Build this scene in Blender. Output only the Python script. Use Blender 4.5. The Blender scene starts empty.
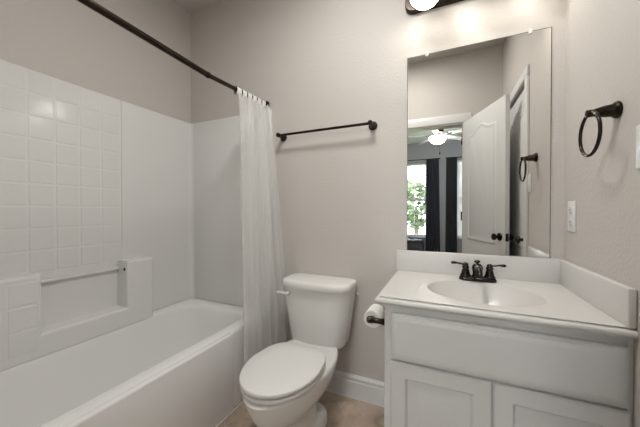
import bpy, bmesh, math, random
from math import sin, cos, pi, radians, sqrt, atan2
from mathutils import Vector, Matrix

random.seed(7)
S = bpy.context.scene
COL = S.collection

# ------------------------------------------------------------------ camera, world, exposure
W, CEIL = 2.40, 2.748
cam_data = bpy.data.cameras.new('camera')
cam_data.sensor_width = 36.0
cam_data.lens = 36.0 * 276.5 / 640.0
cam_data.clip_start = 0.02
cam = bpy.data.objects.new('camera', cam_data)
COL.objects.link(cam)
cam.location = (1.8988, -1.6327, 1.1471)
cam.rotation_euler = (radians(90 - 0.518), 0, radians(24.364))
S.camera = cam

SKY = 10.0
wd = bpy.data.worlds.new('sky'); S.world = wd; wd.use_nodes = True
bg = wd.node_tree.nodes['Background']
bg.inputs[0].default_value = (0.86, 0.93, 1.0, 1); bg.inputs[1].default_value = SKY

S.view_settings.view_transform = 'Standard'
S.view_settings.look = 'None'
S.view_settings.gamma = 1
S.view_settings.use_curve_mapping = False
S.view_settings.exposure = 0.74
VANITY_LAMP = 6.5
FILL_LAMP = 26.0  # strength of the added overhead fill
FAN_LAMP = 48.0

# ------------------------------------------------------------------ materials
def mat(name, color, rough=0.5, metal=0.0, bump=0.0, bscale=60.0, spec=0.5, coat=0.0, var=0.0, vscale=3.0, bdist=0.002):
    m = bpy.data.materials.new(name); m.use_nodes = True
    nt = m.node_tree; b = nt.nodes['Principled BSDF']
    b.inputs['Base Color'].default_value = (*color, 1)
    b.inputs['Roughness'].default_value = rough
    b.inputs['Metallic'].default_value = metal
    b.inputs['Specular IOR Level'].default_value = spec
    b.inputs['Coat Weight'].default_value = coat
    tc = nt.nodes.new('ShaderNodeTexCoord')
    if bump > 0:
        n = nt.nodes.new('ShaderNodeTexNoise'); n.inputs['Scale'].default_value = bscale; n.inputs['Detail'].default_value = 3
        bp = nt.nodes.new('ShaderNodeBump'); bp.inputs['Strength'].default_value = bump; bp.inputs['Distance'].default_value = bdist
        nt.links.new(tc.outputs['Object'], n.inputs['Vector'])
        nt.links.new(n.outputs['Fac'], bp.inputs['Height']); nt.links.new(bp.outputs['Normal'], b.inputs['Normal'])
    if var > 0:
        n2 = nt.nodes.new('ShaderNodeTexNoise'); n2.inputs['Scale'].default_value = vscale; n2.inputs['Detail'].default_value = 4
        mx = nt.nodes.new('ShaderNodeMix'); mx.data_type = 'RGBA'
        mx.inputs[6].default_value = (*[c * (1 - var) for c in color], 1); mx.inputs[7].default_value = (*[min(1, c * (1 + var)) for c in color], 1)
        nt.links.new(tc.outputs['Object'], n2.inputs['Vector'])
        nt.links.new(n2.outputs['Fac'], mx.inputs[0]); nt.links.new(mx.outputs[2], b.inputs['Base Color'])
    return m

def emit(name, color, strength):
    m = bpy.data.materials.new(name); m.use_nodes = True
    b = m.node_tree.nodes['Principled BSDF']
    b.inputs['Base Color'].default_value = (0.9, 0.88, 0.84, 1)
    b.inputs['Emission Color'].default_value = (*color, 1)
    b.inputs['Emission Strength'].default_value = strength
    return m

M = {}
M['wall'] = mat('greige_paint', (0.60, 0.565, 0.525), 0.70, bump=0.45, bscale=80, bdist=0.004)
M['ceil'] = mat('ceiling_paint', (0.58, 0.545, 0.505), 0.9, bump=0.2, bscale=80)
M['acrylic'] = mat('white_acrylic', (0.80, 0.795, 0.775), 0.16, spec=0.5)
M['tub'] = mat('white_tub_acrylic', (0.89, 0.885, 0.87), 0.16)
M['acrylic_tile'] = mat('textured_acrylic_tile', (0.80, 0.795, 0.775), 0.085, spec=0.9, bump=0.26, bscale=80, bdist=0.002)
M['porcelain'] = mat('white_porcelain', (0.80, 0.785, 0.76), 0.12, spec=0.5)
M['seat'] = mat('white_seat_enamel', (0.80, 0.785, 0.765), 0.10)
M['cabinet'] = mat('white_cabinet_paint', (0.68, 0.665, 0.65), 0.40)
M['marble'] = mat('cultured_marble', (0.69, 0.67, 0.64), 0.30, coat=0.08)
M['trim'] = mat('white_trim_paint', (0.74, 0.735, 0.725), 0.4)
M['door'] = mat('white_door_paint', (0.74, 0.735, 0.72), 0.45)
M['bronze'] = mat('oil_rubbed_bronze', (0.030, 0.021, 0.015), 0.24, metal=0.8, spec=0.6, var=0.3, vscale=30)
M['black_bronze'] = mat('dark_bronze_faucet', (0.035, 0.030, 0.027), 0.18, metal=0.85)
M['chrome'] = mat('chrome', (0.75, 0.75, 0.75), 0.12, metal=1.0)
M['plastic'] = mat('white_plastic', (0.78, 0.77, 0.75), 0.35)
M['slot'] = mat('dark_slot', (0.03, 0.03, 0.03), 0.6)
M['paper'] = mat('white_tissue', (0.86, 0.84, 0.81), 0.95, bump=0.5, bscale=160)
M['card'] = mat('brown_card', (0.35, 0.27, 0.19), 0.9)
M['caulk'] = mat('caulk_line', (0.72, 0.69, 0.65), 0.6)
M['silver'] = mat('mirror_silver', (0.80, 0.79, 0.765), 0.0, metal=1.0)
M['bedwall'] = mat('blue_grey_paint', (0.42, 0.44, 0.47), 0.8)
M['bedceil'] = mat('bedroom_ceiling_paint', (0.72, 0.73, 0.75), 0.9)
M['carpet'] = mat('beige_carpet', (0.42, 0.36, 0.30), 0.95, bump=0.5, bscale=220)
M['drape'] = mat('charcoal_drape', (0.040, 0.045, 0.058), 0.8, bump=0.2, bscale=200)
M['blind'] = mat('white_blind', (0.80, 0.81, 0.82), 0.5)
M['chest'] = mat('dark_grey_fabric', (0.06, 0.065, 0.075), 0.8)
M['blade'] = mat('white_fan_blade', (0.78, 0.78, 0.78), 0.3)
M['leaf'] = mat('hedge_leaves', (0.09, 0.12, 0.06), 0.7, var=0.6, vscale=5)
M['bark'] = mat('tree_bark', (0.12, 0.09, 0.06), 0.9)
M['lawn'] = mat('lawn', (0.20, 0.28, 0.10), 0.9, var=0.3)
M['shade'] = emit('frosted_lit_glass', (1.0, 0.95, 0.88), VANITY_LAMP)
M['dome'] = emit('fill_light_glow', (1.0, 0.99, 0.97), FILL_LAMP)  # glow of the unseen fixture added to even out the room light
M['fanbowl'] = emit('lit_fan_bowl', (1.0, 0.97, 0.92), FAN_LAMP)

def floor_tile_mat():
    m = bpy.data.materials.new('travertine_tile'); m.use_nodes = True
    nt = m.node_tree; b = nt.nodes['Principled BSDF']
    tc = nt.nodes.new('ShaderNodeTexCoord'); mp = nt.nodes.new('ShaderNodeMapping')
    mp.inputs['Rotation'].default_value = (0, 0, radians(45)); mp.inputs['Location'].default_value = (-0.002, 0.091, 0)
    br = nt.nodes.new('ShaderNodeTexBrick')
    br.offset = 0; br.inputs['Scale'].default_value = 1.0
    br.inputs['Brick Width'].default_value = 0.32; br.inputs['Row Height'].default_value = 0.32
    br.inputs['Mortar Size'].default_value = 0.004; br.inputs['Mortar Smooth'].default_value = 0.2
    br.inputs['Color1'].default_value = (0.54, 0.435, 0.345, 1); br.inputs['Color2'].default_value = (0.60, 0.485, 0.385, 1)
    br.inputs['Mortar'].default_value = (0.60, 0.52, 0.43, 1)
    n = nt.nodes.new('ShaderNodeTexNoise'); n.inputs['Scale'].default_value = 9; n.inputs['Detail'].default_value = 6; n.inputs['Distortion'].default_value = 0.8
    rp = nt.nodes.new('ShaderNodeValToRGB')
    rp.color_ramp.elements[0].position = 0.3; rp.color_ramp.elements[0].color = (0.62, 0.60, 0.58, 1)
    rp.color_ramp.elements[1].position = 0.72; rp.color_ramp.elements[1].color = (1.15, 1.13, 1.1, 1)
    mx = nt.nodes.new('ShaderNodeMix'); mx.data_type = 'RGBA'; mx.blend_type = 'MULTIPLY'; mx.inputs[0].default_value = 1.0
    L = nt.links.new
    L(tc.outputs['Object'], mp.inputs['Vector']); L(mp.outputs[0], br.inputs['Vector']); L(tc.outputs['Object'], n.inputs['Vector'])
    L(n.outputs['Fac'], rp.inputs[0]); L(br.outputs['Color'], mx.inputs[6]); L(rp.outputs[0], mx.inputs[7])
    L(mx.outputs[2], b.inputs['Base Color'])
    b.inputs['Roughness'].default_value = 0.38
    bp = nt.nodes.new('ShaderNodeBump'); bp.inputs['Strength'].default_value = 0.4; bp.inputs['Distance'].default_value = 0.002; bp.invert = True
    L(br.outputs['Fac'], bp.inputs['Height']); L(bp.outputs['Normal'], b.inputs['Normal'])
    return m
M['tile'] = floor_tile_mat()

def vinyl_mat():
    m = bpy.data.materials.new('translucent_vinyl'); m.use_nodes = True
    nt = m.node_tree; nt.nodes.clear(); N = nt.nodes.new; L = nt.links.new
    out = N('ShaderNodeOutputMaterial')
    tr = N('ShaderNodeBsdfTransparent'); tr.inputs[0].default_value = (0.97, 0.97, 0.96, 1)
    df = N('ShaderNodeBsdfDiffuse'); df.inputs[0].default_value = (0.96, 0.955, 0.94, 1)
    tl = N('ShaderNodeBsdfTranslucent'); tl.inputs[0].default_value = (0.96, 0.955, 0.94, 1)
    gl = N('ShaderNodeBsdfGlossy'); gl.inputs[1].default_value = 0.25
    a = N('ShaderNodeMixShader'); a.inputs[0].default_value = 0.22; L(df.outputs[0], a.inputs[1]); L(tl.outputs[0], a.inputs[2])
    b = N('ShaderNodeMixShader'); b.inputs[0].default_value = 0.12; L(a.outputs[0], b.inputs[1]); L(gl.outputs[0], b.inputs[2])
    c = N('ShaderNodeMixShader'); c.inputs[0].default_value = 0.45; L(tr.outputs[0], c.inputs[1]); L(b.outputs[0], c.inputs[2])
    L(c.outputs[0], out.inputs[0])
    return m
M['vinyl'] = vinyl_mat()
M['vinyl_tab'] = mat('white_vinyl_tab', (0.88, 0.87, 0.85), 0.4)

def glass_mat():
    m = bpy.data.materials.new('window_glass'); m.use_nodes = True
    nt = m.node_tree; nt.nodes.clear(); N = nt.nodes.new; L = nt.links.new
    out = N('ShaderNodeOutputMaterial'); tr = N('ShaderNodeBsdfTransparent'); gl = N('ShaderNodeBsdfGlossy'); gl.inputs[1].default_value = 0.02
    mx = N('ShaderNodeMixShader'); mx.inputs[0].default_value = 0.06
    L(tr.outputs[0], mx.inputs[1]); L(gl.outputs[0], mx.inputs[2]); L(mx.outputs[0], out.inputs[0])
    return m
M['glass'] = glass_mat()

# ------------------------------------------------------------------ mesh helpers
def box(bm, x0, x1, y0, y1, z0, z1, bev=0.0, seg=2, tf=None):
    t = bmesh.new()
    vs = [t.verts.new((x, y, z)) for x in (x0, x1) for y in (y0, y1) for z in (z0, z1)]
    for f in ((0,1,3,2),(4,6,7,5),(0,4,5,1),(2,3,7,6),(0,2,6,4),(1,5,7,3)):
        t.faces.new([vs[i] for i in f])
    if bev > 0:
        bmesh.ops.bevel(t, geom=t.edges[:], offset=bev, segments=seg, profile=0.5, affect='EDGES')
    merge(bm, t, tf)

def merge(bm, t, tf=None):
    vm = {}
    for v in t.verts:
        c = tf(v.co) if tf else v.co
        vm[v] = bm.verts.new(c)
    for f in t.faces:
        try: bm.faces.new([vm[v] for v in f.verts])
        except ValueError: pass
    t.free()

def loft(bm, rings, cap0=True, cap1=True, closed=True):
    R = [[bm.verts.new(p) for p in r] for r in rings]
    n = len(R[0])
    for a, b in zip(R, R[1:]):
        for i in range(n if closed else n - 1):
            j = (i + 1) % n
            bm.faces.new((a[i], a[j], b[j], b[i]))
    if cap0: bm.faces.new(R[0][::-1])
    if cap1: bm.faces.new(R[-1])
    return R

def frame(d):
    d = Vector(d).normalized()
    u = Vector((0, 0, 1)) if abs(d.z) < 0.9 else Vector((1, 0, 0))
    a = d.cross(u).normalized(); b = a.cross(d).normalized()
    return d, a, b

def lathe(bm, o, d, prof, n=28, sx=1.0):
    """prof = [(radius, height along d)...]"""
    d, a, b = frame(d); o = Vector(o)
    rings = [[o + d * h + (a * cos(2*pi*i/n) * sx + b * sin(2*pi*i/n)) * max(r, 1e-4) for i in range(n)] for r, h in prof]
    loft(bm, rings)

def tube(bm, pts, r, n=14, caps=True):
    pts = [Vector(p) for p in pts]
    rr = r if isinstance(r, (list, tuple)) else [r] * len(pts)
    rings = []; pa = None
    for i, p in enumerate(pts):
        d = (pts[min(i+1, len(pts)-1)] - pts[max(i-1, 0)]).normalized()
        if pa is None: _, a, b = frame(d)
        else:
            a = (pa - d * pa.dot(d)).normalized(); b = a.cross(d).normalized()
        pa = a
        rings.append([p + (a * cos(2*pi*k/n) + b * sin(2*pi*k/n)) * rr[i] for k in range(n)])
    loft(bm, rings, caps, caps)

def torus(bm, c, ax, R, r, n=56, m=12):
    d, a, b = frame(ax); c = Vector(c)
    V = [[bm.verts.new(c + (a*cos(2*pi*i/n) + b*sin(2*pi*i/n)) * (R + r*cos(2*pi*j/m)) + d * r * sin(2*pi*j/m)) for j in range(m)] for i in range(n)]
    for i in range(n):
        for j in range(m):
            bm.faces.new((V[i][j], V[(i+1)%n][j], V[(i+1)%n][(j+1)%m], V[i][(j+1)%m]))

def rrect(x0, x1, y0, y1, r, z, k=10):
    r = min(r, (x1-x0)/2 - 1e-4, (y1-y0)/2 - 1e-4); P = []
    for cx, cy, a0 in ((x1-r, y1-r, 0), (x0+r, y1-r, pi/2), (x0+r, y0+r, pi), (x1-r, y0+r, 1.5*pi)):
        for i in range(k + 1):
            a = a0 + pi/2 * i / k
            P.append((cx + r*cos(a), cy + r*sin(a), z))
    return P

def relief(bm, outline, steps, fn):
    cx = (min(p[0] for p in outline) + max(p[0] for p in outline)) / 2; cz = (min(p[1] for p in outline) + max(p[1] for p in outline)) / 2
    hw = max(abs(p[0]-cx) for p in outline); hh = max(abs(p[1]-cz) for p in outline)
    rings = [[fn(cx + (u-cx)*(1-ins/hw), cz + (z-cz)*(1-ins/hh), h) for u, z in outline] for ins, h in steps]
    loft(bm, rings, cap0=False, cap1=True)

def root_loc(p):
    while p.parent: p = p.parent
    return Vector(p.location)

def obj(name, bm, m, parent=None, smooth=35, at=None):
    bmesh.ops.recalc_face_normals(bm, faces=bm.faces[:])
    off = root_loc(parent) if parent else Vector(at or (0, 0, 0))
    if off.length: bmesh.ops.translate(bm, vec=-off, verts=bm.verts[:])
    me = bpy.data.meshes.new(name); bm.to_mesh(me); bm.free()
    for mm in (m if isinstance(m, list) else [m]): me.materials.append(mm)
    if smooth:
        me.polygons.foreach_set('use_smooth', [True] * len(me.polygons))
        try: me.set_sharp_from_angle(angle=radians(smooth))
        except Exception: pass
    o = bpy.data.objects.new(name, me); COL.objects.link(o)
    if parent: o.parent = parent
    else: o.location = off
    return o

def thing(name, label, cat, loc=(0, 0, 0), group=None):
    o = bpy.data.objects.new(name, None); COL.objects.link(o)
    o.location = loc; o.empty_display_size = 0.05
    o['label'] = label; o['category'] = cat
    if group: o['group'] = group
    return o

def tag(o, label, cat, group=None):
    o['label'] = label; o['category'] = cat
    if group: o['group'] = group
    return o

def struct(name, bm, m, smooth=None, label=None, cat=None):
    o = obj(name, bm, m, None, smooth); o['kind'] = 'structure'
    if label: o['label'] = label
    if cat: o['category'] = cat
    return o

NB = bmesh.new

# ------------------------------------------------------------------ room shell
Y1, Y2 = -1.54, -1.655           # entry wall faces
BX0, BX1, BY = -0.9, 3.6, -5.30  # bedroom beyond the doorway
OX0, OX1, OZ = 1.29, 2.06, 2.045 # doorway opening
DY0, DY1, DZ = -1.385, -0.670, 2.045 # closet door opening in the right wall

b = NB(); box(b, -0.1, W+0.1, Y2, 0.1, -0.06, 0); struct('floor', b, M['tile'], label='beige travertine tile floor laid on the diagonal', cat='floor')
b = NB(); box(b, -0.1, W+0.1, Y2, 0.1, CEIL, CEIL+0.06); struct('ceiling', b, M['ceil'], label='painted bathroom ceiling', cat='ceiling')
b = NB(); box(b, -0.1, W+0.1, 0, 0.1, 0, CEIL); struct('wall_back', b, M['wall'], label='greige textured wall behind toilet and mirror', cat='wall')
b = NB(); box(b, -0.1, 0, Y1, 0, 0, CEIL); struct('wall_left', b, M['wall'], label='greige wall above the long side of the tub', cat='wall')
b = NB()
box(b, W, W+0.1, DY1, 0, 0, CEIL); box(b, W, W+0.1, DY0, DY1, DZ, CEIL); box(b, W, W+0.1, Y1, DY0, 0, CEIL)
box(b, W+0.06, W+0.1, DY0, DY1, 0, DZ)
struct('wall_right', b, M['wall'], label='greige wall with towel ring and light switch', cat='wall')
b = NB()
box(b, -0.1, OX0, Y2, Y1, 0, CEIL); box(b, OX1, W+0.1, Y2, Y1, 0, CEIL); box(b, OX0, OX1, Y2, Y1, OZ, CEIL)
struct('wall_entry', b, M['wall'], label='greige wall around the entry doorway', cat='wall')

def baseboard(name, x0, x1, y0, y1, nx, ny, label):
    # profile extruded along the wall: (offset from wall, height)
    prof = [(0, 0), (0.015, 0), (0.015, 0.098), (0.012, 0.103), (0.012, 0.112), (0.0135, 0.116), (0.0135, 0.122), (0.010, 0.129), (0.006, 0.133), (0.005, 0.138), (0, 0.138)]
    bm = NB()
    loft(bm, [[(x0 + nx*o, y0 + ny*o, z) for o, z in prof], [(x1 + nx*o, y1 + ny*o, z) for o, z in prof]])
    return struct(name, bm, M['trim'], label=label, cat='baseboard')
baseboard('baseboard_back', 0.80, 1.678, 0, 0, 0, -1, 'white moulded baseboard behind the toilet')
baseboard('baseboard_entry', 0.80, 1.20, Y1, Y1, 0, 1, 'white moulded baseboard beside the entry doorway')
b = NB(); box(b, 0.82, 1.678, -0.0205, -0.0152, 0, 0.006, 0.002); struct('trim_1', b, M['caulk'], label='pale caulk line along the foot of the back baseboard', cat='caulk')
b = NB(); box(b, 0.794, 0.801, -1.53, -0.02, 0, 0.007, 0.002); struct('trim_2', b, M['caulk'], label='pale caulk line along the foot of the tub', cat='caulk')

def casing(name, pieces, label):
    bm = NB()
    for p in pieces: box(bm, *p, bev=0.005)
    return struct(name, bm, M['trim'], 35, label, 'door casing')
casing('trim_3', [(OX0-0.09, OX0, Y1, Y1+0.018, 0, OZ), (OX1, OX1+0.075, Y1, Y1+0.018, 0, OZ), (OX0-0.09, OX1+0.075, Y1, Y1+0.018, OZ, OZ+0.09)], 'white casing around the entry doorway')
casing('trim_4', [(W-0.016, W, DY1, DY1+0.067, 0, DZ), (W-0.016, W, DY0-0.067, DY0, 0, DZ), (W-0.016, W, DY0-0.067, DY1+0.067, DZ, DZ+0.067)], 'white casing around the closet door')
b = NB(); box(b, OX0, OX0+0.015, Y2, Y1, 0, OZ); box(b, OX1-0.0, OX1+0.001, Y2, Y1, 0, OZ); box(b, OX0, OX1, Y2, Y1, OZ-0.015, OZ)
struct('trim_5', b, M['trim'], label='white jamb lining the entry doorway', cat='door jamb')

# ------------------------------------------------------------------ doors
def arch_outline(u0, u1, z0, z1, rise):
    P = [(u0, z0), (u1, z0)]
    n = 20; c = (u0+u1)/2; hw = (u1-u0)/2
    for i in range(n+1):
        s = 1 - 2*i/n   # 1..-1
        k = 0.5*(1+cos(pi*min(1, abs(s)/0.72)))
        P.append((c + hw*s, z1 - rise + rise*k))
    return P
PANEL = [(0, 0.0005), (0.007, 0.006), (0.016, 0.007), (0.028, 0.002), (0.040, 0.002), (0.062, 0.007)]
def door_leaf(name, P0, D, Nv, width, label, knob_u, faces=(1, -1), knobs=(1, -1)):
    """leaf from hinge P0 along D; Nv = normal of face +1; thickness 0.035 on the -Nv side"""
    P0 = Vector(P0); D = Vector(D).normalized(); Nv = Vector(Nv).normalized(); TH = 0.035
    tf = lambda c: P0 + D*c[0] + Nv*c[1] + Vector((0, 0, c[2]))
    root = bpy.data.objects.new(name, None); COL.objects.link(root); root.location = P0
    root['kind'] = 'structure'; root['label'] = label; root['category'] = 'door'
    bm = NB(); box(bm, 0.002, width, -TH, 0, 0.008, 2.032, 0.002, 1, tf)
    leaf = obj('leaf', bm, M['door'], root)
    for s in faces:
        fn = (lambda u, z, h: P0 + D*u + Nv*h + Vector((0,0,z))) if s == 1 else (lambda u, z, h: P0 + D*u - Nv*(TH + h) + Vector((0,0,z)))
        for z0, z1, rise in ((0.875, 1.925, 0.055), (0.22, 0.72, 0.035)):
            bm = NB(); relief(bm, arch_outline(0.115, width-0.115, z0, z1, rise), PANEL, fn); obj('panel', bm, M['door'], leaf)
    for s in knobs:
        o = tf((knob_u, 0 if s == 1 else -TH, 0.945)); bm = NB()
        lathe(bm, o, Nv*s, [(0.0, 0), (0.031, 0.0), (0.032, 0.004), (0.028, 0.010), (0.012, 0.014), (0.010, 0.028), (0.014, 0.034), (0.024, 0.038), (0.027, 0.046), (0.025, 0.053), (0.016, 0.058), (0.0, 0.060)])
        obj('knob', bm, M['black_bronze'], root)
    bm = NB(); box(bm, width-0.0005, width+0.0015, -TH+0.006, -0.006, 0.915, 0.975, 0, 1, tf); obj('latch_plate', bm, M['black_bronze'], root)
    for z in (0.25, 1.05, 1.82):
        bm = NB(); lathe(bm, tf((-0.002, 0.006, z)), (0, 0, 1), [(0.006, 0), (0.006, 0.09)], 10); obj('hinge', bm, M['black_bronze'], root)
    return root
dx, dy = 0.279, 0.706
L_ = sqrt(dx*dx + dy*dy)
door_leaf('door_1', (2.054, -1.527, 0), (dx, dy, 0), (-dy, dx, 0), 0.702, 'white arched two panel entry door standing open', 0.641)
door_leaf('door_2', (W+0.014, DY0+0.004, 0), (0, 1, 0), (-1, 0, 0), DY1-DY0-0.008, 'white arched panel closet door shut in the right wall', DY1-DY0-0.068, faces=(1,), knobs=(1,))

# ------------------------------------------------------------------ bedroom seen through the doorway
b = NB(); box(b, BX0, BX1, BY-0.1, Y2, -0.06, 0); struct('floor_bedroom', b, M['carpet'], label='beige carpet of the bedroom beyond the doorway', cat='floor')
b = NB(); box(b, BX0, BX1, BY-0.1, Y2, CEIL, CEIL+0.06); struct('ceiling_bedroom', b, M['bedceil'], label='white bedroom ceiling around the fan', cat='ceiling')
b = NB(); box(b, BX0-0.1, BX0, BY-0.1, Y2, 0, CEIL); struct('wall_bedroom_left', b, M['bedwall'], label='blue grey bedroom wall left of the windows', cat='wall')
b = NB(); box(b, BX1, BX1+0.1, BY-0.1, Y2, 0, CEIL); struct('wall_bedroom_right', b, M['bedwall'], label='blue grey bedroom wall right of the windows', cat='wall')
b = NB()
box(b, BX0, -0.1, Y2, Y1, 0, CEIL); box(b, W+0.1, BX1, Y2, Y1, 0, CEIL)
struct('wall_bedroom_near', b, M['bedwall'], label='bedroom wall on both sides of the bathroom', cat='wall')
WZ0, WZ1 = 0.545, 2.27
WIN = [(0.62, 1.52), (2.10, 3.00)]
b = NB()
box(b, BX0, BX1, BY-0.1, BY, 0, WZ0); box(b, BX0, BX1, BY-0.1, BY, WZ1, CEIL)
xs = [BX0, WIN[0][0], WIN[0][1], WIN[1][0], WIN[1][1], BX1]
for i in (0, 2, 4): box(b, xs[i], xs[i+1], BY-0.1, BY, WZ0, WZ1)
struct('wall_bedroom_far', b, M['bedwall'], label='blue grey bedroom wall holding two windows', cat='wall')
for wi, (x0, x1) in enumerate(WIN):
    root = bpy.data.objects.new('window_%d' % (wi+1), None); COL.objects.link(root); root.location = (x0, BY, WZ0)
    root['kind'] = 'structure'; root['category'] = 'window'
    root['label'] = ['white double hung bedroom window with divided panes', 'bedroom window covered by white horizontal blinds'][wi]
    bm = NB(); t = 0.045; y0, y1 = BY-0.07, BY-0.02
    box(bm, x0, x0+t, y0, y1, WZ0, WZ1); box(bm, x1-t, x1, y0, y1, WZ0, WZ1)
    box(bm, x0, x1, y0, y1, WZ0, WZ0+t); box(bm, x0, x1, y0, y1, WZ1-t, WZ1); zm = (WZ0+WZ1)/2
    box(bm, x0, x1, y0, y1, zm-0.025, zm+0.025)
    fr = obj('frame', bm, M['trim'], root, None)
    bm = NB()
    for k in (1, 2): box(bm, x0+(x1-x0)*k/3-0.011, x0+(x1-x0)*k/3+0.011, BY-0.055, BY-0.035, WZ0+t, WZ1-t)
    for z in (WZ0+0.29, WZ0+0.58, zm+0.29, zm+0.58): box(bm, x0+t, x1-t, BY-0.055, BY-0.035, z-0.011, z+0.011)
    obj('muntin', bm, M['trim'], fr, None)
    bm = NB(); box(bm, x0+t, x1-t, BY-0.047, BY-0.043, WZ0+t, WZ1-t); obj('pane', bm, M['glass'], fr, None)
    bm = NB(); box(bm, x0-0.04, x1+0.04, BY-0.02, BY+0.03, WZ0-0.025, WZ0, 0.004); obj('sill', bm, M['trim'], root)
# blinds on the second window
x0, x1 = WIN[1]
t = thing('window_blind', 'white slatted blind hanging in the bedroom window beside the right drape', 'blind', (2.55, BY-0.01, WZ0))
bm = NB(); box(bm, x0+0.02, x1-0.02, BY-0.018, BY+0.03, WZ1-0.05, WZ1-0.002, 0.004); obj('headrail', bm, M['blind'], t)
bm = NB()
for i in range(40):
    z = WZ0+0.03+i*0.0415
    tt = lambda c, z=z: Vector((c[0], BY+0.006 + (c[1])*0.45, z + c[1]*0.93 + c[2]))
    box(bm, x0+0.025, x1-0.025, -0.022, 0.022, -0.001, 0.001, 0, 1, tt)
obj('slats', bm, M['blind'], t, None)
bm = NB(); tube(bm, [(x0+0.15, BY+0.03, WZ1-0.05), (x0+0.15, BY+0.03, WZ0+0.02)], 0.002, 6); obj('cord', bm, M['blind'], t)

def drape(name, x0a, x1a, x0b, x1b, label, y):
    t = thing(name, label, 'curtain', ((x0b+x1b)/2, y, 0.02), 'charcoal drapes in the bedroom')
    n = 90; rows = 14; bm = NB(); R = []
    for j in range(rows+1):
        f = j/rows; z = 2.33*(1-f) + 0.02*f; a = x0a*(1-f)+x0b*f; c = x1a*(1-f)+x1b*f
        R.append([(a+(c-a)*i/n, y + 0.022*sin(2*pi*5.5*i/n + 0.5*f), z) for i in range(n+1)] )
    front = [[Vector(p) for p in r] for r in R]
    rings = [[p for p in r] + [p + Vector((0, -0.004, 0)) for p in reversed(r)] for r in front]
    loft(bm, rings)
    obj('panel', bm, M['drape'], t, 60)
    return t
drape('drape', 1.495, 1.765, 1.49, 1.80, 'charcoal drape at the divided window, seen left in the mirror', BY+0.10)
drape('drape', 1.915, 2.135, 1.90, 2.14, 'charcoal drape at the blind, seen right in the mirror', BY+0.10)
for (a, c, lab) in ((0.45, 1.80, 'thin dark rod above the divided bedroom window'), (1.90, 3.15, 'thin dark rod above the bedroom window with blinds')):
    t = thing('curtain_rod', lab, 'curtain rod', ((a+c)/2, BY+0.10, 2.33))
    bm = NB(); tube(bm, [(a, BY+0.10, 2.338), (c, BY+0.10, 2.338)], 0.008, 10); obj('pole', bm, M['bronze'], t)
    for x in (a+0.02, c-0.02):
        bm = NB(); tube(bm, [(x, BY+0.10, 2.338), (x, BY, 2.338)], 0.006, 8); obj('bracket', bm, M['bronze'], t)

# low dark furniture under the window
t = thing('bench', 'low dark grey upholstered piece under the divided bedroom window', 'bench', (1.0, BY+0.30, 0))
bm = NB(); box(bm, 0.40, 1.46, BY+0.14, BY+0.50, 0.10, 0.44, 0.02); obj('body', bm, M['chest'], t)
bm = NB(); box(bm, 0.41, 1.45, BY+0.14, BY+0.49, 0.44, 0.50, 0.02); obj('cushion', bm, M['chest'], t)
for x in (0.44, 1.42):
    for y in (BY+0.18, BY+0.46):
        bm = NB(); lathe(bm, (x, y, 0), (0, 0, 1), [(0.014, 0), (0.022, 0.10)], 10); obj('leg', bm, M['bronze'], t)

# ceiling fan
FX, FY = 1.775, -3.70
t = thing('ceiling_fan', 'white bladed ceiling fan with lit glass bowl in the bedroom', 'ceiling fan', (FX, FY, CEIL))
bm = NB(); lathe(bm, (FX, FY, CEIL), (0,0,-1), [(0.0, 0), (0.07, 0.0), (0.06, 0.03), (0.018, 0.05), (0.014, 0.11)]); obj('canopy', bm, M['bronze'], t)
bm = NB(); lathe(bm, (FX, FY, CEIL-0.10), (0,0,-1), [(0.014, 0), (0.014, 0.03), (0.03, 0.032), (0.075, 0.045), (0.095, 0.065), (0.09, 0.125), (0.06, 0.145), (0.05, 0.175), (0.07, 0.195)]); obj('motor', bm, M['bronze'], t)
bm = NB(); lathe(bm, (FX, FY, CEIL-0.295), (0,0,-1), [(0.142, 0), (0.146, 0.006), (0.138, 0.04), (0.105, 0.085), (0.06, 0.112), (0.02, 0.124), (0.0, 0.126)]); obj('light_bowl', bm, M['fanbowl'], t)
bm = NB(); lathe(bm, (FX, FY, CEIL-0.421), (0,0,-1), [(0.012, -0.003), (0.014, 0.008), (0.006, 0.02)], 12); fin = obj('finial', bm, M['bronze'], t)
for k in range(5):
    a = radians(240 + 72*k); c_, s_ = cos(a), sin(a)
    def tf(c, c_=c_, s_=s_):
        h = c[1]*0.18
        return Vector((FX + c[0]*c_ - c[1]*s_, FY + c[0]*s_ + c[1]*c_, CEIL-0.262 + c[2] + h))
    bm = NB(); out = [(0.20, -0.045), (0.58, -0.065), (0.64, -0.055), (0.66, 0), (0.64, 0.055), (0.58, 0.065), (0.20, 0.045)]
    loft(bm, [[tf((u, v, -0.004)) for u, v in out], [tf((u, v, 0.004)) for u, v in out]])
    bl = obj('blade', bm, M['blade'], t, None)
    bm = NB(); box(bm, 0.10, 0.24, -0.015, 0.015, -0.012, -0.004, 0, 1, tf); obj('blade_arm', bm, M['bronze'], bl, None)
bm = NB(); tube(bm, [(FX+0.03, FY, CEIL-0.26), (FX+0.035, FY+0.17, CEIL-0.30), (FX+0.035, FY+0.17, CEIL-0.62)], 0.0018, 6)
lathe(bm, (FX+0.035, FY+0.17, CEIL-0.60), (0,0,-1), [(0.002, 0), (0.010, 0.012), (0.011, 0.025), (0.003, 0.035)], 10); obj('pull_chain', bm, M['bronze'], t)

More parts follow.
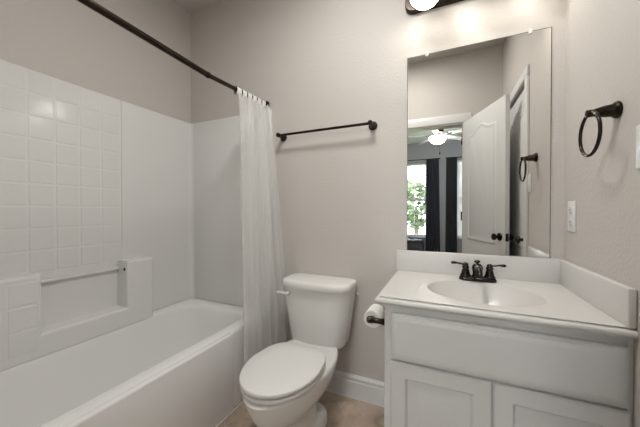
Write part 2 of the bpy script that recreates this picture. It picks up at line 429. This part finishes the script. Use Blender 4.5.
# garden outside the bedroom windows
b = NB(); box(b, -6, 10, -16, BY-0.12, -0.42, -0.36); struct('ground_lawn', b, M['lawn'], label='green lawn outside the bedroom windows', cat='lawn')
def tree(x, y, h, r, label):
    t = thing('garden_tree', label, 'tree', (x, y, -0.36), 'trees outside the bedroom')
    bm = NB(); tube(bm, [(x, y, -0.36), (x+0.05, y, h*0.5)], [0.10, 0.06], 8); obj('trunk', bm, M['bark'], t)
    bm = NB()
    for i in range(420):
        u = random.uniform(-1, 1); a = random.uniform(0, 2*pi); q = random.uniform(0.45, 1.0)
        p = Vector((x + r*q*sqrt(1-u*u)*cos(a), y + r*q*sqrt(1-u*u)*sin(a), h*0.62 + 0.75*r*q*u*1.3))
        n1 = Vector((random.gauss(0,1), random.gauss(0,1), random.gauss(0,1))).normalized(); _, e, f = frame(n1); s = random.uniform(0.10, 0.2)
        bm.faces.new([bm.verts.new(p + e*s), bm.verts.new(p + f*s*0.6), bm.verts.new(p - e*s), bm.verts.new(p - f*s*0.6)])
    obj('crown', bm, M['leaf'], t, None)
tree(0.9, -9.2, 2.3, 1.0, 'leafy green tree outside the divided bedroom window')
tree(3.6, -9.8, 2.2, 1.1, 'leafy green tree outside the bedroom window with blinds')

# ------------------------------------------------------------------ bathtub
t = thing('bathtub', 'white alcove bathtub along the left wall', 'bathtub', (0.40, -0.77, 0))
TX0, TX1, TY0, TY1, TZ = 0.004, 0.776, -1.532, -0.004, 0.443
bm = NB(); K = 10
rings = [rrect(TX0, TX1, TY0, TY1, 0.006, 0, K), rrect(TX0, TX1, TY0, TY1, 0.006, TZ-0.022, K),
         rrect(TX0+0.002, TX1-0.002, TY0+0.002, TY1-0.002, 0.008, TZ-0.010, K),
         rrect(TX0+0.008, TX1-0.008, TY0+0.008, TY1-0.008, 0.010, TZ-0.002, K),
         rrect(TX0+0.016, TX1-0.016, TY0+0.016, TY1-0.016, 0.012, TZ, K)]
bx0, bx1, by0, by1 = 0.122, 0.680, -1.44, -0.105
for ins, dz, r in ((-0.018, 0.0, 0.15), (-0.006, -0.004, 0.145), (0.006, -0.014, 0.14), (0.012, -0.035, 0.135), (0.022, -0.12, 0.13), (0.04, -0.22, 0.13), (0.058, -0.29, 0.12), (0.085, -0.33, 0.10), (0.13, -0.345, 0.08)):
    rings.append(rrect(bx0+ins*(0.3 if ins < 0.013 else 0.8), bx1-ins, by0+ins*1.6, by1-ins*1.3, r, TZ+dz, K))
loft(bm, rings)
shell = obj('tub_shell', bm, M['tub'], t, 50)
bm = NB(); box(bm, 0.758, 0.793, TY0, -0.390, 0.0, TZ+0.0006, 0.008, 3); obj('apron_panel', bm, M['tub'], t)
bm = NB(); lathe(bm, (0.385, -0.30, TZ-0.3445), (0,0,1), [(0.0, 0), (0.032, 0), (0.030, 0.003), (0.0, 0.003)]); obj('drain', bm, M['chrome'], t)

# ------------------------------------------------------------------ tub surround
t = thing('tub_surround', 'white moulded tub surround with embossed square tiles', 'tub surround', (0.40, -0.77, TZ))
ST = 1.851; SX = 0.020
bm = NB()
box(bm, 0.001, SX, -1.536, -0.001, TZ+0.001, ST, 0.004)
# raised lower blocks around the niche
BXF = 0.1235
OUT = [(-1.536, TZ+0.001), (-0.412, TZ+0.001), (-0.412, 0.838), (-0.576, 0.838), (-0.576, 0.552), (-0.972, 0.552), (-0.972, 0.842), (-1.536, 0.842)]
SGN = [(0, 0), (-1, 0), (-1, -1), (1, -1), (1, -1), (-1, -1), (-1, -1), (0, -1)]
loft(bm, [[(x, y + sy*d, z + sz*d) for (y, z), (sy, sz) in zip(OUT, SGN)] for x, d in ((SX-0.004, 0), (BXF-0.012, 0), (BXF-0.006, 0.0016), (BXF-0.002, 0.006), (BXF, 0.012))])
box(bm, SX-0.004, 0.038, -0.972, -0.576, 0.780, 0.796, 0.003)
# the smooth panel past the seam stands a little prouder
box(bm, 0.01, SX+0.006, -0.550, -0.03, TZ+0.001, ST, 0.003)
# cove in the corner
prof = [(SX, -0.001), (SX, -0.062)] + [(SX + 0.04*(1-cos(a)), -0.022 - 0.04*(1-sin(a))) for a in [radians(9*i) for i in range(11)]] + [(0.10, -0.001)]
loft(bm, [[(x, y, TZ+0.001) for x, y in prof], [(x, y, ST-0.001) for x, y in prof]])
side = obj('side_panel', bm, M['acrylic'], t, None)
bm = NB()
g = 0.0045; TYS, TZS = 0.107, 0.1125
def tile(x, y0, y1, z0, z1):
    h = 0.0013; i = 0.005
    loft(bm, [[(x-0.001, y0, z0), (x-0.001, y1, z0), (x-0.001, y1, z1), (x-0.001, y0, z1)],
              [(x+h, y0+i, z0+i), (x+h, y1-i, z0+i), (x+h, y1-i, z1-i), (x+h, y0+i, z1-i)]], cap0=False)
for i in range(9):
    y1 = -0.556 - TYS*i; y0 = max(y1 - TYS, -1.534)
    for j in range(9):
        z1 = ST - 0.004 - TZS*j
        tile(SX, y0+g/2, y1-g/2, z1-TZS+g/2, z1-g/2)
obj('tile_field', bm, M['acrylic_tile'], side, None)
bm = NB()
for i in range(5):
    y1 = -0.985 - TYS*i; y0 = y1-TYS
    for j in range(3):
        z1 = 0.818 - TZS*j; tile(BXF, y0+g/2, y1-g/2, z1-TZS+g/2, z1-g/2)
obj('tile_field', bm, M['acrylic'], side, None)
bm = NB(); box(bm, SX, 0.7915, -0.022, -0.001, TZ+0.001, ST, 0.004); obj('end_panel', bm, M['acrylic'], t)
bm = NB(); box(bm, SX, 0.745, -1.536, -1.515, TZ+0.001, ST, 0.004); obj('end_panel', bm, M['acrylic'], t)
bm = NB(); lathe(bm, (0.092, -0.5755, 0.786), (0, -1, 0), [(0.0, 0), (0.0095, 0), (0.009, 0.002), (0.0, 0.002)], 18); o = obj('bar_socket', bm, M['bronze'], t); o['label'] = 'dark round bar socket'

# ------------------------------------------------------------------ shower rod
ra, rj, rb = Vector((0.748, -0.002, 1.897)), Vector((0.785, -0.569, 1.846)), Vector((0.785, -1.538, 1.871))
t = thing('shower_rod', 'long dark bronze shower rod across the tub', 'shower rod', rj)
bm = NB(); tube(bm, [rb + (rj-rb)*0.01, rj], 0.0140, 18); obj('outer_tube', bm, M['bronze'], t)
bm = NB(); tube(bm, [rj, ra], 0.0118, 18); obj('inner_tube', bm, M['bronze'], t)
bm = NB(); d = (rj-rb).normalized(); tube(bm, [rj-d*0.006, rj+d*0.004], 0.0158, 18); obj('collar', bm, M['bronze'], t)
bm = NB(); lathe(bm, (ra.x, -0.001, ra.z), (0, -1, 0), [(0.0, 0), (0.024, 0), (0.026, 0.008), (0.016, 0.022), (0.014, 0.03)]); obj('end_flange', bm, M['bronze'], t)
bm = NB(); lathe(bm, (rb.x, -1.539, rb.z), (0, 1, 0), [(0.0, 0), (0.024, 0), (0.026, 0.008), (0.016, 0.022), (0.014, 0.03)]); obj('end_flange', bm, M['bronze'], t)

# ------------------------------------------------------------------ shower curtain
t = thing('shower_curtain', 'white translucent vinyl shower curtain bunched by the back wall', 'shower curtain', (0.84, -0.20, 0.12))
NF = 6; n = 240; rows = 46
def rodp(y):
    f = max(0, min(1, (y - rj.y)/(ra.y - rj.y))); return rj + (ra - rj)*f
def curtain_pt(s, f):
    """s: 0..1 along the cloth from camera side to wall; f: 0 top .. 1 bottom"""
    e = f*f*(3-2*f)
    y_t = -0.345 + 0.320*s; y_b = -0.420 + 0.387*s**0.8
    y = y_t*(1-e) + y_b*e
    rp = rodp(y_t)
    lean = 0.028 + 0.075*min(1.0, f*1.25) + (0.02 + 0.085*f) * max(0, s-0.35)*1.5
    xm = rp.x + lean
    amp = (0.020 + 0.016*f) * (0.75 + 0.25*sin(17*s))
    ph = 2*pi*NF*(s + 0.018*sin(2*pi*2.2*s + 2.5*f)) + 0.35*sin(3*f)
    x = xm + amp*sin(ph) - 0.008
    x = max(x, rp.x + 0.004 + 0.0*f)
    if f > 0.60: x = max(x, 0.806)
    elif f > 0.45: x = max(x, rp.x+0.004 + (0.806-rp.x-0.004)*(f-0.45)/0.15)
    y += 0.010*cos(ph)*0.9 - 0.004
    y = min(y, -0.024)
    z0 = rp.z - 0.030; z = z0*(1-f) + 0.12*f + 0.006*sin(ph)*(1-f)
    return (x, y, z)
bm = NB()
G = [[bm.verts.new(curtain_pt(i/n, j/rows)) for i in range(n+1)] for j in range(rows+1)]
for j in range(rows):
    for i in range(n): bm.faces.new((G[j][i], G[j][i+1], G[j+1][i+1], G[j+1][i]))
sheet = obj('sheet', bm, M['vinyl'], t, 180)
for k in range(NF):
    s = (k + 0.3)/NF; y = -0.345 + 0.320*s; rp = rodp(y); bm = NB()
    # split tab loop over the rod, running down to the sheet
    pts = [(rp.x + 0.0165*cos(a), y, rp.z + (0.0165*sin(a) if sin(a) > 0 else 0.036*sin(a))) for a in [2*pi*i/22 for i in range(22)]]
    V = []
    for p in pts: V.append([bm.verts.new((p[0], p[1]-0.019, p[2])), bm.verts.new((p[0], p[1]+0.019, p[2]))])
    for i in range(22):
        q = V[(i+1) % 22]; bm.faces.new((V[i][0], q[0], q[1], V[i][1]))
    obj('rod_loop', bm, M['vinyl_tab'], t, 60)

# ------------------------------------------------------------------ towel bar
t = thing('towel_bar', 'dark bronze towel bar on the wall above the toilet', 'towel bar', (1.195, 0, 1.652))
bm = NB(); tube(bm, [(0.875, -0.066, 1.650), (1.515, -0.066, 1.650)], 0.0080, 16); obj('bar', bm, M['bronze'], t)
for x in (0.886, 1.506):
    bm = NB(); lathe(bm, (x, -0.0005, 1.652), (0, -1, 0), [(0.0, 0), (0.026, 0), (0.027, 0.004), (0.024, 0.009), (0.018, 0.013), (0.0135, 0.030), (0.012, 0.050), (0.0145, 0.058), (0.0145, 0.074), (0.010, 0.079), (0.0, 0.080)])
    obj('post', bm, M['bronze'], t)

# ------------------------------------------------------------------ toilet
CX = 1.210
t = thing('toilet', 'white two piece toilet with closed lid beside the tub', 'toilet', (CX, -0.40, 0))
def egg(w, yb, yf, z, n=64, back=0.55, sq=2.6):
    """w max width; yb back, yf front; back fraction squarish"""
    ym = yb + (yf - yb)*0.44; P = []
    for i in range(n):
        a = 2*pi*i/n; c, s = cos(a), sin(a)
        if s <= 0:   # front half (towards -y)
            P.append((CX + w/2*c, ym + (ym - yf)*s, z))
        else:
            e = 2/sq
            xx = math.copysign(abs(c)**e, c); yy = abs(s)**e
            P.append((CX + w/2*xx*(1 - (1-back)*yy**2.0), ym + (yb - ym)*yy, z))
    return P
bm = NB()
prof = [ # z, width, yback, yfront, back width ratio
    (0.000, 0.196, -0.21, -0.575, 0.6), (0.022, 0.196, -0.21, -0.575, 0.6), (0.040, 0.180, -0.215, -0.567, 0.6),
    (0.090, 0.168, -0.23, -0.565, 0.6), (0.150, 0.172, -0.23, -0.585, 0.6), (0.182, 0.190, -0.21, -0.612, 0.6), (0.205, 0.228, -0.18, -0.650, 0.58),
    (0.235, 0.276, -0.13, -0.692, 0.54), (0.275, 0.318, -0.09, -0.722, 0.54), (0.320, 0.346, -0.055, -0.743, 0.49),
    (0.356, 0.362, -0.04, -0.757, 0.49), (0.370, 0.364, -0.04, -0.760, 0.49), (0.377, 0.356, -0.044, -0.753, 0.49), (0.379, 0.335, -0.05, -0.735, 0.49)]
loft(bm, [egg(w, yb, yf, z, 64, bk) for z, w, yb, yf, bk in prof])
bowl = obj('bowl', bm, M['porcelain'], t, 50)
# foot flange with bolt caps
bm = NB(); loft(bm, [rrect(CX-0.110, CX+0.110, -0.385, -0.210, 0.06, z, 8) if i == 0 else rrect(CX-0.110+q, CX+0.110-q, -0.385+q, -0.210-q, 0.06, z, 8) for i, (z, q) in enumerate(((0.0, 0), (0.038, 0), (0.062, 0.006), (0.078, 0.022), (0.082, 0.04)))])
foot = obj('foot_flange', bm, M['porcelain'], t, 50)
for sx in (-1, 1):
    bm = NB(); lathe(bm, (CX + sx*0.083, -0.300, 0.073), (0,0,1), [(0.0, 0), (0.017, 0), (0.016, 0.010), (0.010, 0.017), (0.0, 0.019)], 20); obj('bolt_cap', bm, M['plastic'], foot)
def slab(w, yb, yf, z0, z1, r, back, sq, dome=0.0):
    R = []
    for ins, z in ((r, z0), (r*0.3, z0+r*0.3), (0, z0+r), (0, z1-r), (r*0.3, z1-r*0.3), (r, z1), (w*0.22, z1+dome), (w*0.4, z1+dome*1.15)):
        R.append(egg(w-2*ins, yb-ins*0.9, yf+ins, z, 72, back, sq))
    return R
bm = NB(); loft(bm, slab(0.352, -0.322, -0.753, 0.3850, 0.401, 0.006, 0.76, 6.0)); obj('seat', bm, M['seat'], t, 50)
bm = NB(); loft(bm, slab(0.359, -0.320, -0.756, 0.4095, 0.429, 0.006, 0.70, 6.0, 0.003)); obj('seat_lid', bm, M['seat'], t, 50)
for sx in (-1, 1):
    bm = NB(); box(bm, CX+sx*0.075-0.022, CX+sx*0.075+0.022, -0.326, -0.296, 0.372, 0.418, 0.008); obj('hinge', bm, M['seat'], t)
# tank
def dense(P, m=6):
    Q = []
    for i, p in enumerate(P):
        q = P[(i+1) % len(P)]
        kk = m if i % 9 == 8 else 1
        for j in range(kk): Q.append(tuple(p[a] + (q[a]-p[a])*j/kk for a in range(3)))
    return Q
def tring(w, yb, yf, z, bow, r):
    P = dense(rrect(CX-w/2, CX+w/2, yf, yb, r, z, 8), 12); ym = (yb+yf)/2
    return [(x, y - bow*(1-((x-CX)/(w/2))**2)*max(0, (ym-y)/(ym-yf)), zz) for x, y, zz in P]
TC = CX - 0.008
for_x = CX; CX = TC
bm = NB()
loft(bm, [tring(0.30, -0.035, -0.150, 0.354, 0.024, 0.05), tring(0.334, -0.024, -0.170, 0.362, 0.030, 0.05), tring(0.352, -0.020, -0.177, 0.380, 0.032, 0.05), tring(0.388, -0.018, -0.182, 0.52, 0.034, 0.045), tring(0.424, -0.016, -0.188, 0.67, 0.036, 0.04), tring(0.428, -0.016, -0.189, 0.694, 0.036, 0.04)])
obj('tank', bm, M['porcelain'], t, 50)
bm = NB()
loft(bm, [tring(0.420, -0.010, -0.196, 0.695, 0.037, 0.04), tring(0.434, -0.006, -0.203, 0.698, 0.038, 0.045), tring(0.438, -0.005, -0.205, 0.710, 0.038, 0.045), tring(0.436, -0.006, -0.204, 0.726, 0.038, 0.045), tring(0.426, -0.012, -0.198, 0.735, 0.037, 0.045), tring(0.405, -0.03, -0.185, 0.738, 0.034, 0.045)])
obj('tank_lid', bm, M['porcelain'], t, 50)
CX = for_x
bm = NB(); lx, ly, lz = 1.046, -0.2055, 0.658
lathe(bm, (lx, ly+0.010, lz), (0, -1, 0), [(0.0, 0), (0.013, 0), (0.014, 0.010), (0.011, 0.016), (0.008, 0.028)], 18)
tube(bm, [(lx+0.006, ly-0.016, lz-0.002), (lx-0.005, ly-0.019, lz+0.001), (lx-0.03, ly-0.021, lz+0.003), (lx-0.062, ly-0.020, lz+0.002), (lx-0.072, ly-0.020, lz+0.001)], [0.007, 0.0085, 0.0075, 0.008, 0.004], 12)
obj('flush_lever', bm, M['plastic'], t)

# small white plug on the wall beside the tank
bm = NB(); lathe(bm, (1.414, -0.0005, 0.641), (0, -1, 0), [(0.0, 0), (0.007, 0), (0.006, 0.012), (0.0, 0.014)], 14)
tag(obj('wall_plug', bm, M['plastic'], at=(1.414, 0, 0.641)), 'tiny white plug in the wall just right of the toilet tank', 'wall plug')

# ------------------------------------------------------------------ vanity cabinet
t = thing('vanity_cabinet', 'white painted two door vanity cabinet under the sink', 'vanity', (2.04, -0.27, 0))
VX0, VX1, VYF = 1.679, 2.398, -0.522
bm = NB(); 
box(bm, VX0, VX1, VYF, VYF+0.019, 0.095, 0.779, 0.0015, 1); box(bm, VX0, VX0+0.016, VYF+0.019, -0.002, 0.0, 0.779); box(bm, VX1-0.016, VX1, VYF+0.019, -0.002, 0.0, 0.779)
box(bm, VX0+0.016, VX1-0.016, VYF+0.019, -0.002, 0.095, 0.111); box(bm, VX0+0.016, VX1-0.016, -0.012, -0.002, 0.111, 0.779); box(bm, VX0+0.016, VX1-0.016, VYF+0.06, VYF+0.076, 0.0, 0.095)
obj('body', bm, M['cabinet'], t)
def raised(bm, x0, x1, z0, z1, steps, yb=VYF, th=0.018):
    box(bm, x0, x1, yb-th, yb-0.0005, z0, z1, 0.004, 2)
    if steps:
        relief(bm, [(x0+0.004, z0+0.004), (x1-0.004, z0+0.004), (x1-0.004, z1-0.004), (x0+0.004, z1-0.004)], steps, lambda u, z, h: Vector((u, yb-th-h, z)))
bm = NB(); raised(bm, 1.709, 2.386, 0.573, 0.752, [(0.0, -0.001), (0.0005, 0.0008), (0.006, 0.0012), (0.008, 0.0050), (0.022, 0.0085), (0.024, 0.0085)]); obj('false_drawer_front', bm, M['cabinet'], t)
for x0, x1 in ((1.706, 2.046), (2.051, 2.391)):
    bm = NB(); th = 0.018; z0, z1 = 0.125, 0.562
    # frame with a recessed field and raised centre
    yb = VYF; F = [(x0, z0), (x1, z0), (x1, z1), (x0, z1)]
    relief(bm, F, [(0, 0.0005), (0, th-0.004), (0.004, th), (0.054, th), (0.059, th-0.004), (0.063, th-0.012), (0.078, th-0.012), (0.106, th-0.001), (0.108, th-0.001)], lambda u, z, h: Vector((u, yb-h, z)))
    obj('door', bm, M['cabinet'], t, 25)
b = NB(); box(b, VX1-0.012, W-0.0005, VYF-0.006, VYF, 0.0, 0.779, 0.001, 1); obj('filler_strip', b, M['cabinet'], t)

# toilet paper holder on the cabinet side and its roll
PY, PZ = -0.425, 0.664
t = thing('toilet_paper_holder', 'dark bronze paper holder on the side of the vanity cabinet', 'toilet paper holder', (VX0, PY+0.07, PZ))
for y in (PY, PY+0.145):
    bm = NB(); lathe(bm, (VX0-0.0005, y, PZ), (-1, 0, 0), [(0.0, 0), (0.024, 0), (0.025, 0.004), (0.021, 0.010), (0.015, 0.016), (0.012, 0.035), (0.0115, 0.066), (0.015, 0.072), (0.0155, 0.090), (0.011, 0.096), (0.0, 0.097)]); obj('post', bm, M['bronze'], t)
bm = NB(); tube(bm, [(VX0-0.080, PY+0.012, PZ), (VX0-0.080, PY+0.133, PZ)], 0.0075, 14); obj('spindle', bm, M['bronze'], t)
t = thing('toilet_paper_roll', 'white toilet paper roll on the bronze holder', 'toilet paper', (VX0-0.080, PY+0.07, PZ))
bm = NB(); yc0, yc1 = PY+0.026, PY+0.126; RO, RI = 0.040, 0.017; n = 40; zc = PZ - 0.0074
P = lambda r, y: [(VX0-0.080 + r*cos(2*pi*i/n), y, zc + r*sin(2*pi*i/n)) for i in range(n)]
loft(bm, [P(RI, yc0), P(RO-0.003, yc0), P(RO, yc0+0.003), P(RO, yc1-0.003), P(RO-0.003, yc1), P(RI, yc1), P(RI, yc0)], False, False); obj('tissue', bm, M['paper'], t)
bm = NB(); loft(bm, [P(RI-0.0005, yc0+0.001), P(RI-0.0005, yc1-0.001), P(RI-0.002, yc1-0.001), P(RI-0.002, yc0+0.001), P(RI-0.0005, yc0+0.001)], False, False); obj('core', bm, M['card'], t)

# ------------------------------------------------------------------ vanity top with integral bowl
t = thing('sink_countertop', 'off white cultured marble vanity top with oval basin', 'vanity top', (2.03, -0.27, 0.78))
ZC = 0.8105; CX0, CX1, CYF, CYB = 1.652, 2.3985, -0.545, -0.0015
SCX, SCY, SA, SB = 2.040, -0.296, 0.213, 0.176
bm = NB(); n = 96
def rectpt(a):
    c, s = cos(a), sin(a); x0, x1, y0, y1 = CX0+0.014-SCX, CX1-SCX, CYF+0.014-SCY, CYB-SCY
    k = min((x1 if c > 0 else x0)/c if abs(c) > 1e-6 else 9, (y1 if s > 0 else y0)/s if abs(s) > 1e-6 else 9)
    return (SCX + c*k, SCY + s*k, ZC)
angs = [2*pi*i/n for i in range(n)]
for cxx in (CX0+0.014, CX1):
    for cyy in (CYF+0.014, CYB):
        a = atan2(cyy-SCY, cxx-SCX) % (2*pi); i = min(range(n), key=lambda q: abs(angs[q]-a)); angs[i] = a
rings = [[rectpt(a) for a in angs]]
for q, dz in ((1.10, 0.0), (1.04, -0.001), (1.0, -0.003), (0.985, -0.009), (0.965, -0.018), (0.93, -0.032), (0.86, -0.052), (0.74, -0.085), (0.58, -0.110), (0.38, -0.124), (0.16, -0.128), (0.08, -0.130)):
    rings.append([(SCX + SA*q*cos(a), SCY + SB*q*sin(a), ZC + dz) for a in angs])
loft(bm, rings, cap0=False)
# moulded edge along the front and left (section: outward offset, z)
EP = [(-0.014, ZC), (-0.008, ZC-0.0008), (-0.0085, ZC-0.002), (-0.013, ZC-0.0032), (-0.013, ZC-0.0066), (-0.007, ZC-0.0066), (0.0, ZC-0.0070), (0.0045, ZC-0.0100), (0.0065, ZC-0.015), (0.0065, ZC-0.020), (0.003, ZC-0.026), (-0.004, ZC-0.029), (-0.012, ZC-0.0305), (-0.03, ZC-0.0305)]
path = [((CX1, CYF), (0, -1)), ((CX0, CYF), (-1, -1)), ((CX0, CYB), (-1, 0))]
loft(bm, [[(p[0]+nn[0]*o, p[1]+nn[1]*o, z) for o, z in EP] for p, nn in path], False, False, closed=False)
# underside
loft(bm, [[(CX0+0.028, CYF+0.028, ZC-0.0303), (CX1, CYF+0.028, ZC-0.0303), (CX1, CYF+0.06, ZC-0.0303), (CX0+0.028, CYF+0.06, ZC-0.0303)], [(CX0+0.028, CYF+0.028, ZC-0.029), (CX1, CYF+0.028, ZC-0.029), (CX1, CYF+0.06, ZC-0.029), (CX0+0.028, CYF+0.06, ZC-0.029)]])
box(bm, CX0+0.006, CX0+0.03, CYF+0.02, CYB, ZC-0.0303, ZC-0.002)
top = obj('top', bm, M['marble'], t, 40)
bm = NB(); box(bm, 1.646, CX1, -0.021, -0.0015, ZC-0.001, 0.9245, 0.004, 3); obj('backsplash', bm, M['marble'], t)
bm = NB(); box(bm, CX1-0.0195, CX1, -0.545, -0.0215, ZC-0.001, 0.9245, 0.004, 3); obj('side_splash', bm, M['marble'], t)
bm = NB(); lathe(bm, (SCX, SCY, ZC-0.1285), (0,0,1), [(0.0, 0), (0.024, 0), (0.022, 0.003), (0.010, 0.0035), (0.0, 0.002)], 24); o = obj('drain', bm, M['black_bronze'], t); o['label'] = 'dark bronze basin drain'

# ------------------------------------------------------------------ faucet
FXc, FYc = 2.042, -0.098
t = thing('faucet', 'dark bronze two handle faucet behind the basin', 'faucet', (FXc, FYc, ZC))
bm = NB(); loft(bm, [rrect(FXc-0.080+q, FXc+0.080-q, FYc-0.026+q, FYc+0.026-q, 0.024, ZC+0.0005+z, 8) for q, z in ((0, 0), (0, 0.008), (0.003, 0.014), (0.009, 0.018))])
obj('base_plate', bm, M['black_bronze'], t, 50)
for sx in (-1, 1):
    hx = FXc + sx*0.051; z0 = ZC + 0.017
    bm = NB(); lathe(bm, (hx, FYc, z0), (0,0,1), [(0.024, 0), (0.025, 0.006), (0.020, 0.012), (0.017, 0.026), (0.0135, 0.038), (0.016, 0.042), (0.016, 0.047), (0.012, 0.052), (0.013, 0.058), (0.009, 0.065), (0.0, 0.067)], 24)
    tube(bm, [(hx, FYc, z0+0.056), (hx+sx*0.018, FYc-0.004, z0+0.059), (hx+sx*0.036, FYc-0.007, z0+0.063), (hx+sx*0.050, FYc-0.010, z0+0.064), (hx+sx*0.060, FYc-0.012, z0+0.064), (hx+sx*0.066, FYc-0.013, z0+0.064)], [0.006, 0.0048, 0.0045, 0.0068, 0.0072, 0.002], 12)
    obj('handle', bm, M['black_bronze'], t, 50)
bm = NB(); z0 = ZC + 0.017
lathe(bm, (FXc, FYc, z0), (0,0,1), [(0.023, 0), (0.024, 0.006), (0.020, 0.014), (0.021, 0.028), (0.0245, 0.042), (0.022, 0.054), (0.014, 0.063), (0.0, 0.065)], 24)
tube(bm, [(FXc, FYc+0.004, z0+0.040), (FXc, FYc-0.025, z0+0.048), (FXc, FYc-0.055, z0+0.048), (FXc, FYc-0.085, z0+0.040), (FXc, FYc-0.104, z0+0.026), (FXc, FYc-0.108, z0+0.014)], [0.016, 0.0155, 0.0145, 0.0135, 0.0125, 0.012], 18)
obj('spout', bm, M['black_bronze'], t, 50)
bm = NB(); lathe(bm, (FXc, FYc+0.012, z0+0.050), (0,0,1), [(0.005, 0), (0.005, 0.015), (0.012, 0.018), (0.0145, 0.023), (0.011, 0.028), (0.0, 0.030)], 16); obj('lift_rod', bm, M['black_bronze'], t, 50)

# ------------------------------------------------------------------ mirror
t = thing('wall_mirror', 'large frameless mirror above the vanity backsplash', 'mirror', (2.025, 0, 0.926))
MX0, MX1, MZ0, MZ1 = 1.7035, 2.3470, 0.9255, 2.0055
bm = NB(); box(bm, MX0, MX1, -0.006, -0.001, MZ0, MZ1, 0.0012, 1); obj('glass', bm, M['silver'], t, None)
bm = NB(); box(bm, MX0-0.0022, MX1+0.0022, -0.0045, -0.0005, MZ0, MZ1+0.0022, 0.0005, 1); obj('backing', bm, M['slot'], t, None)
for x in (1.805, 2.266):
    bm = NB(); box(bm, x-0.008, x+0.008, -0.012, -0.0062, MZ1-0.012, MZ1+0.010, 0.003); lathe(bm, (x, -0.0005, MZ1+0.006), (0,-1,0), [(0.008, 0), (0.008, 0.010), (0.004, 0.013)], 14); obj('clip', bm, M['plastic'], t)

# ------------------------------------------------------------------ vanity light
t = thing('vanity_light', 'bronze bar light with lit glass shades above the mirror', 'light fixture', (2.03, 0, 2.30))
bm = NB(); out = [(x, z) for x, z, _ in [(p[0], p[1], 0) for p in rrect(1.690, 2.370, 2.244, 2.36, 0.045, 0, 6)]]
loft(bm, [[(x, -0.001, z) for x, z in out], [(x, -0.022, z) for x, z in out], [(2.03+(x-2.03)*0.985, -0.030, 2.298+(z-2.298)*0.9) for x, z in out]])
obj('back_plate', bm, M['bronze'], t, 40)
for x in (1.806, 2.030, 2.254):
    bm = NB(); tube(bm, [(x, -0.028, 2.31), (x, -0.07, 2.335), (x, -0.12, 2.335), (x, -0.155, 2.312)], 0.009, 12)
    lathe(bm, (x, -0.155, 2.300), (0,0,1), [(0.030, -0.006), (0.032, 0.006), (0.022, 0.022), (0.008, 0.03)], 20); obj('arm', bm, M['bronze'], t, 50)
    bm = NB(); lathe(bm, (x, -0.155, 2.205), (0,0,1), [(0.073, 0.016), (0.0735, 0.002), (0.0765, 0.0), (0.079, 0.004), (0.077, 0.030), (0.066, 0.062), (0.048, 0.085), (0.030, 0.096), (0.028, 0.094), (0.046, 0.082), (0.063, 0.060), (0.073, 0.030)], 36); sh = obj('lamp_shade', bm, M['bronze'], t, 50)
    bm = NB(); lathe(bm, (x, -0.155, 2.205), (0,0,1), [(0.0, -0.042), (0.025, -0.038), (0.050, -0.024), (0.067, -0.004), (0.0728, 0.018), (0.060, 0.026), (0.0, 0.028)], 36); obj('glass_diffuser', bm, M['shade'], sh, 50)

# ------------------------------------------------------------------ fill light added on the bathroom ceiling, out of view
LX, LY = 1.52, -0.86
t = thing('added_fill_light', 'unseen round fill light added on the ceiling to brighten the room', 'fill light', (LX, LY, CEIL))
bm = NB(); lathe(bm, (LX, LY, CEIL-0.0005), (0,0,-1), [(0.0, 0), (0.225, 0), (0.232, 0.010), (0.230, 0.030), (0.215, 0.034), (0.210, 0.022), (0.0, 0.022)], 40); obj('pan', bm, M['bronze'], t, 40)
bm = NB(); lathe(bm, (LX, LY, CEIL-0.0225), (0,0,-1), [(0.205, 0), (0.205, 0.004), (0.195, 0.012), (0.150, 0.018), (0.065, 0.022), (0.0, 0.023)], 40); obj('glass_diffuser', bm, M['dome'], t, 50)

# ------------------------------------------------------------------ towel ring, outlet, switch on the right wall
t = thing('towel_ring', 'dark bronze towel ring on the right wall', 'towel ring', (W, -0.437, 1.472))
RY, RZ = -0.437, 1.470
bm = NB(); lathe(bm, (W-0.0005, RY, RZ), (-1, 0, -0.04), [(0.0, 0), (0.026, 0), (0.0275, 0.004), (0.025, 0.010), (0.020, 0.016), (0.0185, 0.034), (0.014, 0.052), (0.0115, 0.062), (0.0125, 0.068), (0.0115, 0.078), (0.0, 0.082)], 28); obj('post', bm, M['bronze'], t)
bm = NB(); torus(bm, (W-0.070, RY, RZ-0.071), (1, 0, 0.0), 0.069, 0.0052); obj('ring', bm, M['bronze'], t)

t = thing('wall_outlet', 'white duplex outlet on the right wall near the mirror', 'outlet', (W, -0.095, 1.122))
bm = NB(); box(bm, W-0.006, W-0.0005, -0.134, -0.056, 1.058, 1.190, 0.0025); obj('cover_plate', bm, M['plastic'], t)
for z in (1.097, 1.149):
    bm = NB(); lathe(bm, (W-0.006, -0.095, z), (-1,0,0), [(0.0, 0), (0.017, 0), (0.017, 0.0022), (0.0, 0.0022)], 24); rc = obj('receptacle', bm, M['plastic'], t)
    bm = NB()
    for y in (-0.1015, -0.0885): box(bm, W-0.0087, W-0.0080, y-0.0012, y+0.0012, z-0.002, z+0.006)
    box(bm, W-0.0087, W-0.0080, -0.0972, -0.0928, z-0.0105, z-0.0065); obj('slot', bm, M['slot'], rc, None)

t = thing('light_switch', 'white two gang switch plate right of the towel ring', 'light switch', (W, -0.588, 1.330))
bm = NB(); box(bm, W-0.006, W-0.0005, -0.655, -0.538, 1.268, 1.390, 0.0025); obj('cover_plate', bm, M['plastic'], t)
bm = NB(); box(bm, W-0.0085, W-0.006, -0.589, -0.556, 1.296, 1.362, 0.001); obj('rocker', bm, M['plastic'], t)
bm = NB(); box(bm, W-0.0085, W-0.006, -0.637, -0.604, 1.296, 1.362, 0.001); obj('rocker', bm, M['plastic'], t)
